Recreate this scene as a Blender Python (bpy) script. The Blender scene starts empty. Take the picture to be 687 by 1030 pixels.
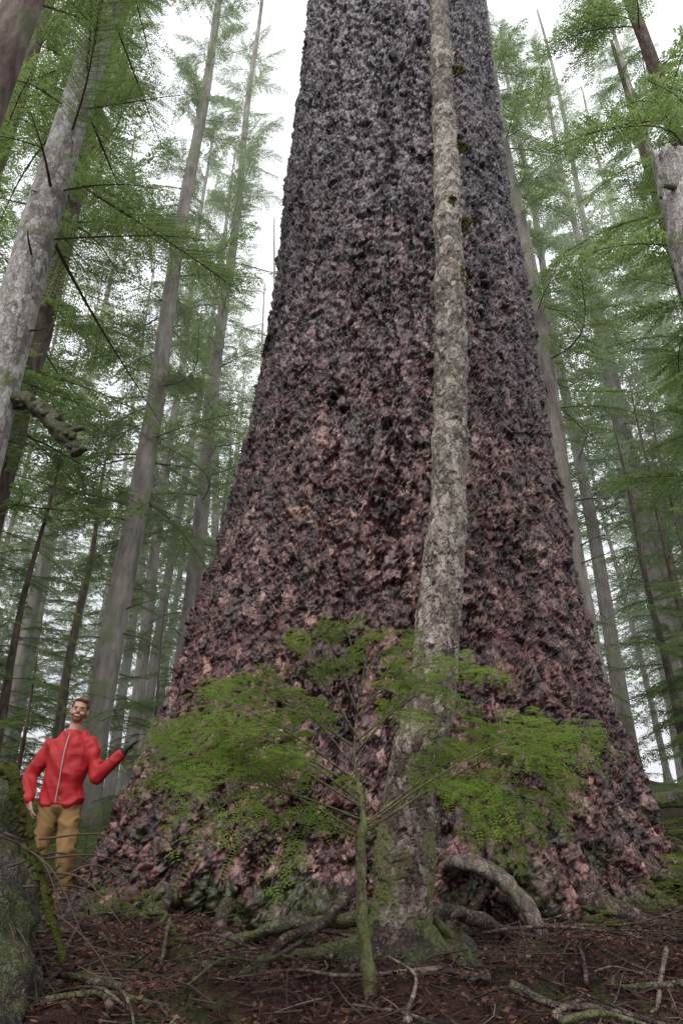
import bpy, math, random
import numpy as np
from mathutils import Vector, Matrix
R_ = math.radians
rng = np.random.default_rng(7)
random.seed(7)
scene = bpy.context.scene

# ------------------------------------------------------------------ helpers
def mesh_from(name, V, F, mats=(), midx=None, smooth=True):
    V = np.asarray(V, dtype=np.float32); F = np.asarray(F, dtype=np.int32)
    me = bpy.data.meshes.new(name)
    k = F.shape[1]
    me.vertices.add(len(V)); me.vertices.foreach_set("co", V.ravel())
    me.loops.add(F.size); me.loops.foreach_set("vertex_index", F.ravel())
    me.polygons.add(len(F))
    me.polygons.foreach_set("loop_start", np.arange(0, F.size, k, dtype=np.int32))
    try: me.polygons.foreach_set("loop_total", np.full(len(F), k, dtype=np.int32))
    except Exception: pass
    for m in mats: me.materials.append(m)
    if midx is not None: me.polygons.foreach_set("material_index", np.asarray(midx, dtype=np.int32))
    me.polygons.foreach_set("use_smooth", np.full(len(F), smooth, dtype=bool))
    me.update(calc_edges=True); me.validate()
    return me

def obj(name, me, parent=None, loc=None, rot=None, scale=None):
    o = bpy.data.objects.new(name, me)
    scene.collection.objects.link(o)
    if loc is not None: o.location = loc
    if rot is not None: o.rotation_euler = rot
    if scale is not None: o.scale = (scale,)*3 if np.isscalar(scale) else scale
    if parent: o.parent = parent
    return o

def empty(name, loc=(0,0,0)):
    e = bpy.data.objects.new(name, None); e.location = loc
    e.empty_display_size = 0.2
    scene.collection.objects.link(e); return e

class MB:
    def __init__(s): s.V=[]; s.F=[]; s.M=[]; s.n=0
    def add(s, V, F, m=0):
        V=np.asarray(V,float); F=np.asarray(F,int)
        s.V.append(V); s.F.append(F+s.n); s.M.append(np.full(len(F),m)); s.n+=len(V)
    def get(s): return np.vstack(s.V), np.vstack(s.F), np.concatenate(s.M)
    def mesh(s,name,mats,smooth=True):
        V,F,M=s.get(); return mesh_from(name,V,F,mats,M,smooth)

def _h(ix,iy,iz,seed):
    h = (ix*374761393 + iy*668265263 + iz*1274126177 + seed*974634777) & 0xffffffff
    h = ((h ^ (h>>13))*1274126177) & 0xffffffff
    h = (h ^ (h>>16)) & 0xffffff
    return h/float(0xffffff)
def vnoise(x,y,z=0.0,seed=0):
    x,y,z=np.broadcast_arrays(np.asarray(x,float),np.asarray(y,float),np.asarray(z,float))
    ix=np.floor(x).astype(np.int64);iy=np.floor(y).astype(np.int64);iz=np.floor(z).astype(np.int64)
    fx=x-ix;fy=y-iy;fz=z-iz
    fx=fx*fx*(3-2*fx);fy=fy*fy*(3-2*fy);fz=fz*fz*(3-2*fz)
    def L(a,b,t): return a+(b-a)*t
    c=lambda a,b,d:_h(ix+a,iy+b,iz+d,seed)
    return L(L(L(c(0,0,0),c(1,0,0),fx),L(c(0,1,0),c(1,1,0),fx),fy),
             L(L(c(0,0,1),c(1,0,1),fx),L(c(0,1,1),c(1,1,1),fx),fy),fz)*2-1
def fbm(x,y,z=0.0,seed=0,o=4):
    r=0;a=1;f=1
    for i in range(o):
        r=r+a*vnoise(x*f,y*f,np.asarray(z)*f,seed+i*17); a*=.5; f*=2.03
    return r
def sst(t): t=np.clip(t,0,1); return t*t*(3-2*t)

def smoothpath(pts, n):
    pts=np.asarray(pts,float); m=len(pts)
    if m==2:
        t=np.linspace(0,1,n)[:,None]; return pts[0]*(1-t)+pts[1]*t
    P=np.vstack([2*pts[0]-pts[1],pts,2*pts[-1]-pts[-2]])
    out=[]
    for t in np.linspace(0,m-1-1e-6,n):
        i=int(t); u=t-i; p0,p1,p2,p3=P[i],P[i+1],P[i+2],P[i+3]
        out.append(.5*((2*p1)+(-p0+p2)*u+(2*p0-5*p1+4*p2-p3)*u*u+(-p0+3*p1-3*p2+p3)*u**3))
    return np.array(out)

def tube(path, rad, seg=10, rough=0.0, rs=3.0, seed=0, cap=True, flat=1.0):
    path=np.asarray(path,float); n=len(path)
    rad=np.broadcast_to(np.asarray(rad,float),(n,)).copy()
    if cap:
        path=np.vstack([path[0]-(path[1]-path[0])*.02,path, path[-1]+(path[-1]-path[-2])*0.02])
        rad=np.concatenate([[rad[0]*.03],rad,[rad[-1]*0.03]]); n+=2
    T=np.gradient(path,axis=0); T/= (np.linalg.norm(T,axis=1)[:,None]+1e-9)
    if cap: T[-1]=T[-2]; T[0]=T[1]
    up=np.array([0,0,1.]) if abs(T[0][2])<.9 else np.array([1.,0,0])
    A=np.cross(T[0],up);A/=np.linalg.norm(A)
    th=np.linspace(0,2*np.pi,seg,endpoint=False)
    V=np.zeros((n,seg,3))
    for i in range(n):
        A=A-T[i]*A.dot(T[i]);A/=np.linalg.norm(A)+1e-9
        B=np.cross(T[i],A)
        V[i]=path[i]+rad[i]*(np.cos(th)[:,None]*A+flat*np.sin(th)[:,None]*B)
    V=V.reshape(-1,3)
    if rough>0:
        nz=fbm(V[:,0]*rs,V[:,1]*rs,V[:,2]*rs,seed,3)
        c=np.repeat(path,seg,0); V=c+(V-c)*(1+rough*nz)[:,None]
    i=np.arange(n-1)[:,None]; j=np.arange(seg)[None,:]; j2=(j+1)%seg
    F=np.stack([i*seg+j,i*seg+j2,(i+1)*seg+j2,(i+1)*seg+j],-1).reshape(-1,4)
    return V,F

# ------------------------------------------------------------------ material helpers
class N:
    def __init__(s,name):
        s.m=bpy.data.materials.new(name); s.m.use_nodes=True
        s.t=s.m.node_tree; s.t.nodes.clear()
        s.out=s.t.nodes.new('ShaderNodeOutputMaterial')
    def n(s,typ,ins=None,**at):
        nd=s.t.nodes.new('ShaderNode'+typ)
        for k,v in at.items(): setattr(nd,k,v)
        if ins:
            for k,v in ins.items():
                sk=nd.inputs[k]
                if isinstance(v,bpy.types.NodeSocket): s.t.links.new(v,sk)
                else: sk.default_value=v
        return nd
    def math(s,op,a,b=0.0,c=None,clamp=False):
        nd=s.n('Math',{0:a,1:b},operation=op); nd.use_clamp=clamp
        if c is not None:
            if isinstance(c,bpy.types.NodeSocket): s.t.links.new(c,nd.inputs[2])
            else: nd.inputs[2].default_value=c
        return nd.outputs[0]
    def mix(s,f,a,b,bt='MIX'):
        nd=s.n('MixRGB',{'Fac':f,'Color1':a,'Color2':b},blend_type=bt); return nd.outputs[0]
    def ramp(s,f,stops,interp='LINEAR'):
        nd=s.n('ValToRGB',{'Fac':f}); cr=nd.color_ramp; cr.interpolation=interp
        while len(cr.elements)<len(stops): cr.elements.new(.5)
        for e,(p,c) in zip(cr.elements,stops):
            e.position=p; e.color=(c[0],c[1],c[2],1) if not np.isscalar(c) else (c,c,c,1)
        return nd.outputs[0]
    def noise(s,vec,scale,detail=4,rough=.55,**k):
        return s.n('TexNoise',{'Vector':vec,'Scale':scale,'Detail':detail,'Roughness':rough})
    def surf(s,sh): s.t.links.new(sh,s.out.inputs['Surface'])

def c4(c): return (c[0],c[1],c[2],1)

def bark(name, stops, scale=11, disp=0.03, zsq=.75, upper=None, upz=(3,12), moss=0.0, mossz=None,
         mid=.5, mode='BUMP', rough=.62, fiss=0.0, cavity=.35, mosscol=(.07,.095,.018), s2=2.7, tilt=.9, warp=2.2, furrow=0, edge=.09,finew=.6,bumpd=.10):
    b=N(name)
    tc=b.n('TexCoord').outputs['Object']
    mp=b.n('Mapping',{'Vector':tc,'Scale':(1,1,zsq)}).outputs[0]
    n1=b.noise(mp,scale*.28,2).outputs['Color']
    n2=b.noise(mp,scale*1.7,2).outputs['Color']
    d1=b.n('VectorMath',{0:n1,1:(.5,.5,.5)},operation='SUBTRACT').outputs[0]
    d1=b.n('VectorMath',{0:d1,'Scale':warp/scale},operation='SCALE').outputs[0]
    d2=b.n('VectorMath',{0:n2,1:(.5,.5,.5)},operation='SUBTRACT').outputs[0]
    d2=b.n('VectorMath',{0:d2,'Scale':warp*.5/scale},operation='SCALE').outputs[0]
    v=b.n('VectorMath',{0:mp,1:d1},operation='ADD').outputs[0]
    v=b.n('VectorMath',{0:v,1:d2},operation='ADD').outputs[0]
    va=b.n('TexVoronoi',{'Vector':v,'Scale':scale},feature='F1')
    vb=b.n('TexVoronoi',{'Vector':v,'Scale':scale*s2},feature='F1')
    ea=b.n('TexVoronoi',{'Vector':v,'Scale':scale},feature='DISTANCE_TO_EDGE').outputs['Distance']
    ra=b.n('SeparateColor',{0:va.outputs['Color']}).outputs
    rb=b.n('SeparateColor',{0:vb.outputs['Color']}).outputs
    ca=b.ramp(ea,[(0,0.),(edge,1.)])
    rel=b.n('VectorMath',{0:v,1:va.outputs['Position']},operation='SUBTRACT').outputs[0]
    rc=b.n('VectorMath',{0:va.outputs['Color'],1:(.5,.5,.62)},operation='SUBTRACT').outputs[0]
    tl=b.n('VectorMath',{0:rel,1:rc},operation='DOT_PRODUCT').outputs['Value']
    relb=b.n('VectorMath',{0:v,1:vb.outputs['Position']},operation='SUBTRACT').outputs[0]
    rcb=b.n('VectorMath',{0:vb.outputs['Color'],1:(.5,.5,.6)},operation='SUBTRACT').outputs[0]
    tlb=b.n('VectorMath',{0:relb,1:rcb},operation='DOT_PRODUCT').outputs['Value']
    big=b.noise(tc,.9,3).outputs['Fac']
    fine=b.noise(mp,scale*6,3,.65).outputs['Fac']
    h=b.math('MULTIPLY',ra[0],.46)
    h=b.math('MULTIPLY_ADD',tl,tilt*scale,h)
    h=b.math('MULTIPLY_ADD',tlb,tilt*.22*scale*s2,h)
    h=b.math('MULTIPLY_ADD',rb[0],.20,h)
    h=b.math('MULTIPLY_ADD',ca,.20,h)
    fs=None; streak=None
    if fiss>0:
        mp2=b.n('Mapping',{'Vector':v,'Scale':(3.2,3.2,.6)}).outputs[0]
        f1=b.noise(mp2,1.0,3,.6).outputs['Fac']
        f1=b.math('ABSOLUTE',b.math('SUBTRACT',f1,.5))
        fs=b.ramp(f1,[(0,0.),(.032,1.)])
        h=b.math('MULTIPLY_ADD',fs,fiss,h)
        if furrow:
            mp3=b.n('Mapping',{'Vector':tc,'Scale':(4.2,4.2,.75)}).outputs[0]
            f3=b.noise(mp3,1.0,3,.6).outputs['Fac']
            h=b.math('MULTIPLY_ADD',f3,furrow,h)
            streak=b.ramp(f3,[(.34,.42),(.54,1.)])
    if mode=='BUMP': h=b.math('MULTIPLY_ADD',fine,.14,h)
    key=b.math('MULTIPLY_ADD',rb[1],.42,b.math('MULTIPLY',ra[1],.58))
    key=b.math('ADD',key,b.math('MULTIPLY_ADD',big,.8,-.4))
    key=b.math('MULTIPLY_ADD',fine,finew,b.math('SUBTRACT',key,finew*.5))
    col=b.ramp(key,stops)
    sep=b.n('SeparateXYZ',{0:tc}).outputs
    if upper:
        mr=b.n('MapRange',{'Value':sep['Z'],'From Min':upz[0],'From Max':upz[1]}).outputs[0]
        g=b.ramp(key,upper)
        mf=b.math('MULTIPLY_ADD',b.math('SUBTRACT',big,.5),1.6,mr,clamp=True)
        col=b.mix(mf,col,g)
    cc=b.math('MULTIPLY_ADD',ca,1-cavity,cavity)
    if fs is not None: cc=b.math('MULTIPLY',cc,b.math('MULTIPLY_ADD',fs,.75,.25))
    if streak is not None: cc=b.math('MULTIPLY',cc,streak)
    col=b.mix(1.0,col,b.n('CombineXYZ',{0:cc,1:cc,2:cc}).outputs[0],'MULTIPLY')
    if moss>0:
        mn=b.noise(tc,3.3,5,.65).outputs['Fac']
        th=1-moss
        if mossz:
            mz=b.n('MapRange',{'Value':sep['Z'],'From Min':mossz[0],'From Max':mossz[1],'To Min':.28,'To Max':-.25}).outputs[0]
            mn=b.math('ADD',mn,mz)
        mm=b.ramp(mn,[(th-.04,0.),(th+.06,1.)])
        mc=b.mix(fine,c4([x*.45 for x in mosscol]),c4([x*1.5 for x in mosscol]))
        col=b.mix(mm,col,mc)
    p=b.n('BsdfPrincipled',{'Base Color':col,'Roughness':rough,'Specular IOR Level':.5})
    if mode=='DISP':
        dn=b.n('Displacement',{'Height':h,'Midlevel':mid,'Scale':disp}).outputs[0]
        b.t.links.new(dn,b.out.inputs['Displacement']); b.m.displacement_method='DISPLACEMENT'
        bp=b.n('Bump',{'Height':fine,'Distance':bumpd/scale,'Strength':1.0}).outputs[0]
        b.t.links.new(bp,p.inputs['Normal'])
    else:
        bp=b.n('Bump',{'Height':h,'Distance':disp,'Strength':1.0}).outputs[0]
        b.t.links.new(bp,p.inputs['Normal'])
    b.surf(p.outputs[0]); return b.m

def cheapbark(name,stops,scale=7,disp=.03,zsq=.3,moss=.35,mosscol=(.1,.12,.04)):
    b=N(name); tc=b.n('TexCoord').outputs['Object']
    mp=b.n('Mapping',{'Vector':tc,'Scale':(1,1,zsq)}).outputs[0]
    n1=b.noise(mp,scale,4,.65).outputs['Fac']; n2=b.noise(tc,1.1,2).outputs['Fac']
    col=b.ramp(b.math('MULTIPLY_ADD',n2,.5,b.math('SUBTRACT',n1,.25)),stops)
    mm=b.ramp(n2,[(1-moss-.03,0.),(1-moss+.08,.8)])
    col=b.mix(mm,col,c4(mosscol))
    p=b.n('BsdfPrincipled',{'Base Color':col,'Roughness':.8,'Specular IOR Level':.3})
    b.t.links.new(b.n('Bump',{'Height':n1,'Distance':disp}).outputs[0],p.inputs['Normal'])
    b.surf(p.outputs[0]); return b.m

def leafmat(name, dark, light, trans, tf=.5, nscale=.6):
    b=N(name)
    geo=b.n('NewGeometry').outputs['Position']
    oi=b.n('ObjectInfo').outputs['Random']
    nz=b.noise(geo,nscale,2).outputs['Fac']
    k=b.math('MULTIPLY_ADD',nz,1.5,-.4)
    k=b.math('MULTIPLY_ADD',oi,.3,b.math('SUBTRACT',k,.1),clamp=True)
    col=b.mix(k,c4(dark),c4(light))
    tcol=b.mix(k,c4([t*.6 for t in trans]),c4(trans))
    p=b.n('BsdfDiffuse',{'Color':col})
    t=b.n('BsdfTranslucent',{'Color':tcol})
    mx=b.n('MixShader',{0:tf,1:p.outputs[0],2:t.outputs[0]})
    b.surf(mx.outputs[0]); return b.m

def simple(name,col,rough=.7,var=.3,scale=30,bump=.0,bs=60,spec=.4):
    b=N(name); tc=b.n('TexCoord').outputs['Object']
    nz=b.noise(tc,scale,3).outputs['Fac']
    c=b.mix(nz,c4([x*(1-var) for x in col]),c4([min(1,x*(1+var)) for x in col]))
    p=b.n('BsdfPrincipled',{'Base Color':c,'Roughness':rough,'Specular IOR Level':spec})
    if bump>0:
        hn=b.noise(tc,bs,4).outputs['Fac']
        bp=b.n('Bump',{'Height':hn,'Distance':bump,'Strength':1.0}).outputs[0]
        b.t.links.new(bp,p.inputs['Normal'])
    b.surf(p.outputs[0]); return b.m

# materials
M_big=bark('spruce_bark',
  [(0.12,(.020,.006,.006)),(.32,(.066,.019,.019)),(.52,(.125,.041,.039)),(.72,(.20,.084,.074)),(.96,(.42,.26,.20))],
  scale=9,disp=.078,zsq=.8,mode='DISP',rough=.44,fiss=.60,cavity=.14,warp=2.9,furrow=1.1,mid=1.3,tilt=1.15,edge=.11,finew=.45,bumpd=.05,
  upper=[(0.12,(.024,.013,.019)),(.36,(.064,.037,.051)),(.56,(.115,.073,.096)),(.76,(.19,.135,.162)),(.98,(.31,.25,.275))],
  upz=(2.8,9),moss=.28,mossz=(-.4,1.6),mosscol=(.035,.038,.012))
M_thin=bark('hemlock_bark',
  [(0.15,(.035,.020,.016)),(.4,(.10,.065,.052)),(.6,(.18,.13,.11)),(.85,(.30,.25,.22))],
  scale=22,disp=.018,zsq=.6,mode='DISP',rough=.75,cavity=.3,warp=3,
  upper=[(0.15,(.06,.047,.036)),(.4,(.16,.127,.10)),(.6,(.27,.225,.185)),(.85,(.42,.375,.32))],upz=(.2,2.8),
  moss=.43,mossz=(-.7,1.4),mosscol=(.10,.105,.03))
M_grey=bark('grey_bark',
  [(0.15,(.10,.08,.07)),(.4,(.22,.19,.175)),(.6,(.33,.295,.275)),(.85,(.45,.415,.39))],
  scale=14,disp=.02,zsq=.45,moss=.40,mosscol=(.12,.14,.05),cavity=.6,warp=3.5)
M_dark=cheapbark('dark_bark',
  [(0.3,(.03,.018,.014)),(.45,(.08,.05,.04)),(.6,(.14,.10,.085)),(.75,(.25,.2,.17))],9,.03,.3,.42,(.06,.08,.02))
M_far=cheapbark('hazed_distant_bark',  # farther trunks: pale tones, aerial haze put into the bark colour
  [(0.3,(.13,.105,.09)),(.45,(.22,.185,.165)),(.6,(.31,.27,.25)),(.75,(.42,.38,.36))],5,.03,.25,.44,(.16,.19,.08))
M_root=bark('root_bark',
  [(0.15,(.015,.007,.006)),(.4,(.042,.020,.016)),(.6,(.08,.044,.034)),(.85,(.16,.11,.09))],
  scale=18,disp=.03,zsq=.9,moss=.42,mosscol=(.05,.056,.014),warp=3.5)
M_mosslog=bark('moss_covered_bark',
  [(0.15,(.03,.02,.016)),(.5,(.09,.065,.05)),(.85,(.2,.17,.13))],
  scale=16,disp=.03,zsq=.9,moss=.60,mosscol=(.070,.075,.020),warp=4)
M_log=bark('mossy_log_bark',
  [(0.15,(.018,.012,.010)),(.5,(.055,.042,.032)),(.85,(.15,.12,.095))],
  scale=20,disp=.05,zsq=.9,moss=.54,mosscol=(.055,.062,.016),warp=5)
M_wood=bark('weathered_wood',
  [(0.15,(.05,.03,.022)),(.5,(.12,.085,.065)),(.85,(.22,.18,.145))],scale=20,disp=.012,zsq=.5,moss=.36)
M_leaf=leafmat('hemlock_foliage',(.040,.072,.024),(.115,.165,.052),(.31,.44,.14),.5)
M_leaf2=leafmat('hazed_distant_foliage',(.09,.13,.065),(.15,.20,.095),(.42,.54,.25),.5,.3)  # haze painted in: paler, greyer green than the nearer foliage
M_sap=leafmat('young_hemlock_needles',(.075,.118,.022),(.175,.245,.046),(.27,.375,.065),.42,3)
M_twig=simple('twig_bark',(.07,.042,.03),.8,.4)
M_sapst=bark('mossy_stem_bark',[(0.15,(.05,.035,.02)),(.5,(.12,.09,.05)),(.85,(.2,.17,.1))],scale=40,disp=.008,moss=.5,mosscol=(.10,.11,.025))
M_moss=simple('moss',(.075,.08,.020),.95,.6,35,.03,120,.1)

# ------------------------------------------------------------------ ground
def gh(x,y):
    x=np.asarray(x,float); y=np.asarray(y,float)
    b=np.interp(y,[-400,-5,0,3,4,5,7,9,14,30,80,400],[-3,-1.3,-.95,-.55,-.45,-.38,-.36,-.2,.45,2.0,5,14])
    b=b+.75*sst((x-2.0)/2.6)*sst((y-4.6)/3.4)
    b=b-.25*sst((-x-1.0)/3)*sst((5-y)/3)
    b=b+.07*fbm(x*.9,y*.9,0,3,3)+.05*fbm(x*4,y*4,0,9,3)
    b=b-.17*np.exp(-((x+2.45)**2/.7+(y-6.5)**2/1.6))
    b=b+.5*sst((np.hypot(x,y)-12)/20)*fbm(x*.15,y*.15,0,21,3)
    return b
def g1(x,y): return float(gh(x,y))
t=np.linspace(-5.9,5.9,620); xs=2.2*np.sinh(t)*.5*1.6
ys=4.2+2.2*np.sinh(t)*.5*1.6
X,Y=np.meshgrid(xs,ys); Z=gh(X,Y)
V=np.stack([X,Y,Z],-1).reshape(-1,3); n=620
i=np.arange(n-1)[:,None];j=np.arange(n-1)[None,:]
F=np.stack([i*n+j,i*n+j+1,(i+1)*n+j+1,(i+1)*n+j],-1).reshape(-1,4)
g=N('forest_floor')
tc=g.n('TexCoord').outputs['Object']
a=g.noise(tc,14,8,.7).outputs['Fac']; bb=g.noise(tc,1.3,5).outputs['Fac']
vo=g.n('TexVoronoi',{'Vector':tc,'Scale':60}).outputs
col=g.ramp(a,[(.28,(.008,.004,.003)),(.45,(.028,.012,.009)),(.58,(.064,.027,.019)),(.75,(.12,.066,.045))])
col=g.mix(.35,col,g.mix(1.0,col,vo['Color'],'MULTIPLY'))
mm=g.ramp(g.math('MULTIPLY_ADD',a,.3,g.math('MULTIPLY',bb,.9)),[(.62,0.),(.72,1.)])
col=g.mix(mm,col,g.mix(a,(.015,.022,.006,1),(.09,.11,.025,1)))
sz=g.n('SeparateXYZ',{0:tc}).outputs
fg=g.n('MapRange',{'Value':sz['Y'],'From Min':8.5,'From Max':13}).outputs[0]
col=g.mix(g.math('MULTIPLY',fg,.8),col,g.mix(a,(.04,.065,.02,1),(.14,.20,.06,1)))
p=g.n('BsdfPrincipled',{'Base Color':col,'Roughness':.85,'Specular IOR Level':.25})
hh=g.math('ADD',a,g.math('MULTIPLY',vo['Distance'],.5))
g.t.links.new(g.n('Bump',{'Height':hh,'Distance':.06}).outputs[0],p.inputs['Normal'])
g.surf(p.outputs[0])
obj('ground',mesh_from('ground',V,F,[g.m]))

# ------------------------------------------------------------------ giant spruce
zk=[-1.2,-.6,-.12,.54,1.5,2.63,3.95,5.5,9.5,15.6,50]
rk=[3.15,2.80,2.62,2.50,2.29,2.11,1.98,1.87,1.75,1.65,.6]
ck=[.36,.36,.363,.39,.484,.552,.64,.755,.905,1.05,1.7]
zz=[-1.2]
while zz[-1]<48: zz.append(zz[-1]+ (.0092+.0012*max(zz[-1],0) if zz[-1]<17 else .5))
zz=np.array(zz)
th=np.concatenate([np.linspace(np.pi*.97,np.pi*2.03,1080,endpoint=False),np.linspace(np.pi*2.03,np.pi*2.97,260,endpoint=False)])
na=len(th)
def smooth_interp(z,a,b): return sum(np.interp(z+d,a,b) for d in (-.4,-.2,0,.2,.4))/5
Rz=smooth_interp(zz,zk,rk); Cx=smooth_interp(zz,zk,ck)
ZZ,TH=np.meshgrid(zz,th,indexing='ij')
amp=np.exp(-np.clip(ZZ+.3,0,99)/.75)
lob=(.45*np.cos(7*TH+1.0)+.35*np.cos(11*TH+2.2+.6*ZZ)+.3*np.cos(17*TH+.5))
rad=Rz[:,None]+.19*amp*lob
cx,sx=np.cos(TH),np.sin(TH)
rad=rad+.06*fbm(cx*2.6,sx*2.6,ZZ*.55,5,3)+(.035+.17*amp)*fbm(cx*8,sx*8,ZZ*2.2,31,4)
PX=Cx[:,None]+rad*cx; PY=7.7+rad*sx
V=np.stack([PX,PY,ZZ],-1).reshape(-1,3)
m=len(zz); i=np.arange(m-1)[:,None]; j=np.arange(na)[None,:]; j2=(j+1)%na
F=np.stack([i*na+j,i*na+j2,(i+1)*na+j2,(i+1)*na+j],-1).reshape(-1,4)
spruce=empty('sitka_spruce_tree')
obj('trunk',mesh_from('spruce_trunk',V,F,[M_big]),spruce)
mb=MB()
for k,a_ in enumerate(np.linspace(R_(190),R_(354),40)):
    a_=a_+rng.normal()*.06
    ln=rng.uniform(.6,1.8); r0=rng.uniform(.03,.09)
    pts=[];rr=[]
    for s in np.linspace(0,1,9):
        d=2.35+s*ln; aa=a_+.28*math.sin(s*3+k*1.7)*s
        x=.36+d*math.cos(aa); y=7.7+d*math.sin(aa)
        z=g1(x,y)+r0*(1-s)*.5+.06*math.sin(s*9+k)*(1-s)+ (.40*(1-s)**4)-.01-.1*s*s
        pts.append((x,y,z)); rr.append(r0*(1-.72*s))
    P=smoothpath(pts,40); mb.add(*tube(P,np.interp(np.linspace(0,1,40),np.linspace(0,1,9),rr),12,.4,8,k))
obj('roots',mb.mesh('spruce_roots',[M_root]),spruce)
P=smoothpath([(.66,5.08,-.06),(.82,4.88,-.02),(.98,4.76,-.10),(1.10,4.68,-.24),(1.18,4.6,-.48)],40)
obj('exposed_root',mesh_from('exposed_root',*tube(P,np.linspace(.10,.055,40),22,.35,9,3,flat=.55),[M_wood]),spruce)

# ------------------------------------------------------------------ foliage templates
def diamonds(P,D,S,l,w):
    P=np.array(P);D=np.array(D);S=np.array(S);l=np.array(l)[:,None];w=np.array(w)[:,None]
    V=np.stack([P,P+D*l*.45+S*w*.5,P+D*l,P+D*l*.45-S*w*.5],1).reshape(-1,3)
    F=np.arange(len(V)).reshape(-1,4); return V,F
def nrm(v): return v/(np.linalg.norm(v)+1e-9)
def bough(L=2.2,step=.07,secL=.75,tstep=.035,tw=.012,tl=.09,seed=0,droop=.35,wood=True):
    r=np.random.default_rng(seed); P=[];D=[];S=[];l=[];w=[]
    mb=MB(); ts=np.arange(0,1.0001,.05)
    wob=r.normal(size=3)*.06
    def axp(t): return np.array([t*L, L*(wob[0]*math.sin(t*4)+wob[1]*t*t), L*(.10*t-droop*t*t)])
    if wood: mb.add(*tube(np.array([axp(t) for t in ts[::2]]),np.linspace(.018,.003,len(ts[::2]))*L/2.2,4),m=1)
    t=.10
    while t<1.0:
        for sgn in (-1,1):
            if r.random()<.12: continue
            b0=axp(t); ad=nrm(axp(min(t+.02,1.02))-axp(t-.02))
            ang=R_(r.uniform(45,68))*(1-.35*t)
            side=np.array([0,sgn,0.])
            d=nrm(ad*math.cos(ang)+side*math.sin(ang)+np.array([0,0,r.normal()*.10]))
            ls=secL*L/2.2*(1-t)**.75*(.35+.65*min(1,t*3.0))*r.uniform(.65,1.15)+.05
            dr=r.uniform(.15,.45)
            n_=max(2,int(ls/tstep))
            up=nrm(np.array([r.normal()*.15,r.normal()*.15,1.]))
            e=b0+d*ls+np.array([0,0,-dr*ls])
            if wood and ls>.15:
                q=np.cross(up,d)*.003
                mb.add([b0-q,b0+q,e+q*.3,e-q*.3],[[0,1,2,3]],1)
            for k in range(n_):
                u=(k+.5)/n_
                p=b0+d*ls*u+np.array([0,0,-dr*ls*u*u])
                for s2 in (-1,1):
                    dd=nrm(d*.62+np.cross(up,d)*s2*.75+np.array([0,0,-dr*u*.8+r.normal()*.15]))
                    P.append(p);D.append(dd);S.append(nrm(np.cross(up+r.normal(size=3)*.35,dd)))
                    l.append(tl*(1-.5*u)*r.uniform(.6,1.25));w.append(tw*r.uniform(.7,1.3))
            P.append(e-d*.02);D.append(d);S.append(nrm(np.cross(up,d)));l.append(tl*.8);w.append(tw)
        t+=step/L*r.uniform(.75,1.25)
    V,F=diamonds(P,D,S,l,w); mb.add(V,F,0)
    return mb.get()
NR=[bough(seed=s,droop=dr,step=.06,tstep=.032,tw=.014,tl=.075) for s,dr in ((1,.25),(2,.4))]
HI=[bough(seed=s,droop=dr,step=.085,tstep=.05,tw=.032,tl=.12) for s,dr in ((1,.25),(2,.4),(3,.15))]
LO=[bough(seed=s,droop=dr,step=.17,tstep=.11,tw=.08,tl=.22,wood=False) for s,dr in ((11,.3),(12,.45),(13,.15))]
def rotm(az,pitch,roll):
    return np.array(Matrix.Rotation(az,3,'Z')@Matrix.Rotation(-pitch,3,'Y')@Matrix.Rotation(roll,3,'X'))
def crown(name,T,n,z0,z1,L0,L1,seed,mats):
    r=np.random.default_rng(seed); mb=MB()
    for k in range(n):
        u=(k+r.random())/n; z=z0+(z1-z0)*u
        Ln=(L0*(1-u)+L1*u)*r.uniform(.55,1.15)
        V,F,M=T[r.integers(len(T))]
        Rm=rotm(r.uniform(0,2*np.pi),R_(r.uniform(-18,12)+20*u),R_(r.normal()*14))
        V2=(V*(Ln/2.2))@Rm.T+np.array([0,0,z])
        mb.V.append(V2); mb.F.append(F+mb.n); mb.M.append(M); mb.n+=len(V2)
    return mb.mesh(name,mats,False)
CN=crown('near_crown',NR,52,0,16,2.9,1.4,9,[M_leaf,M_twig])
CH=[crown('crown_%d'%s,HI,78,0,25,3.2,1.3,s,[M_leaf,M_twig]) for s in (1,2,3)]
CM=[crown('mid_crown_%d'%s,HI,64,0,15,2.6,.4,s+20,[M_leaf,M_twig]) for s in (1,2,3)]
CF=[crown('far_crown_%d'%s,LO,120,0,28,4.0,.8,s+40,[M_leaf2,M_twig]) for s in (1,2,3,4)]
CS=[crown('young_crown_%d'%s,HI,42,0,5.2,1.7,.35,s+80,[M_leaf,M_twig]) for s in (1,2,3)]

def dead_twigs(h0,h1,n,rad,Lm=1.2,seed=0):
    rr=np.random.default_rng(seed); mb=MB()
    for k in range(n):
        z=rr.uniform(h0,h1); az=rr.uniform(0,2*np.pi); L=Lm*rr.uniform(.15,1)**1.5+.1
        d=np.array([math.cos(az),math.sin(az),rr.uniform(-.3,.2)])
        q=np.array([0,0,-L*.15]); p0=np.array([0,0,z])+d*rad*.6
        pts=[p0,p0+d*L*.5+q*.2+rr.normal(size=3)*.04,p0+d*L+q+rr.normal(size=3)*.08]
        mb.add(*tube(smoothpath(pts,6),np.linspace(.02,.005,6)*(.6+L*.5),5))
        if L>.6:
            for _ in range(4):
                u=rr.uniform(.3,.9); b=pts[0]*(1-u)+pts[2]*u; dd=nrm(d+rr.normal(size=3)*.6)
                mb.add(*tube(np.array([b,b+dd*L*.3]),[.005,.002],4))
    return mb

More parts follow.
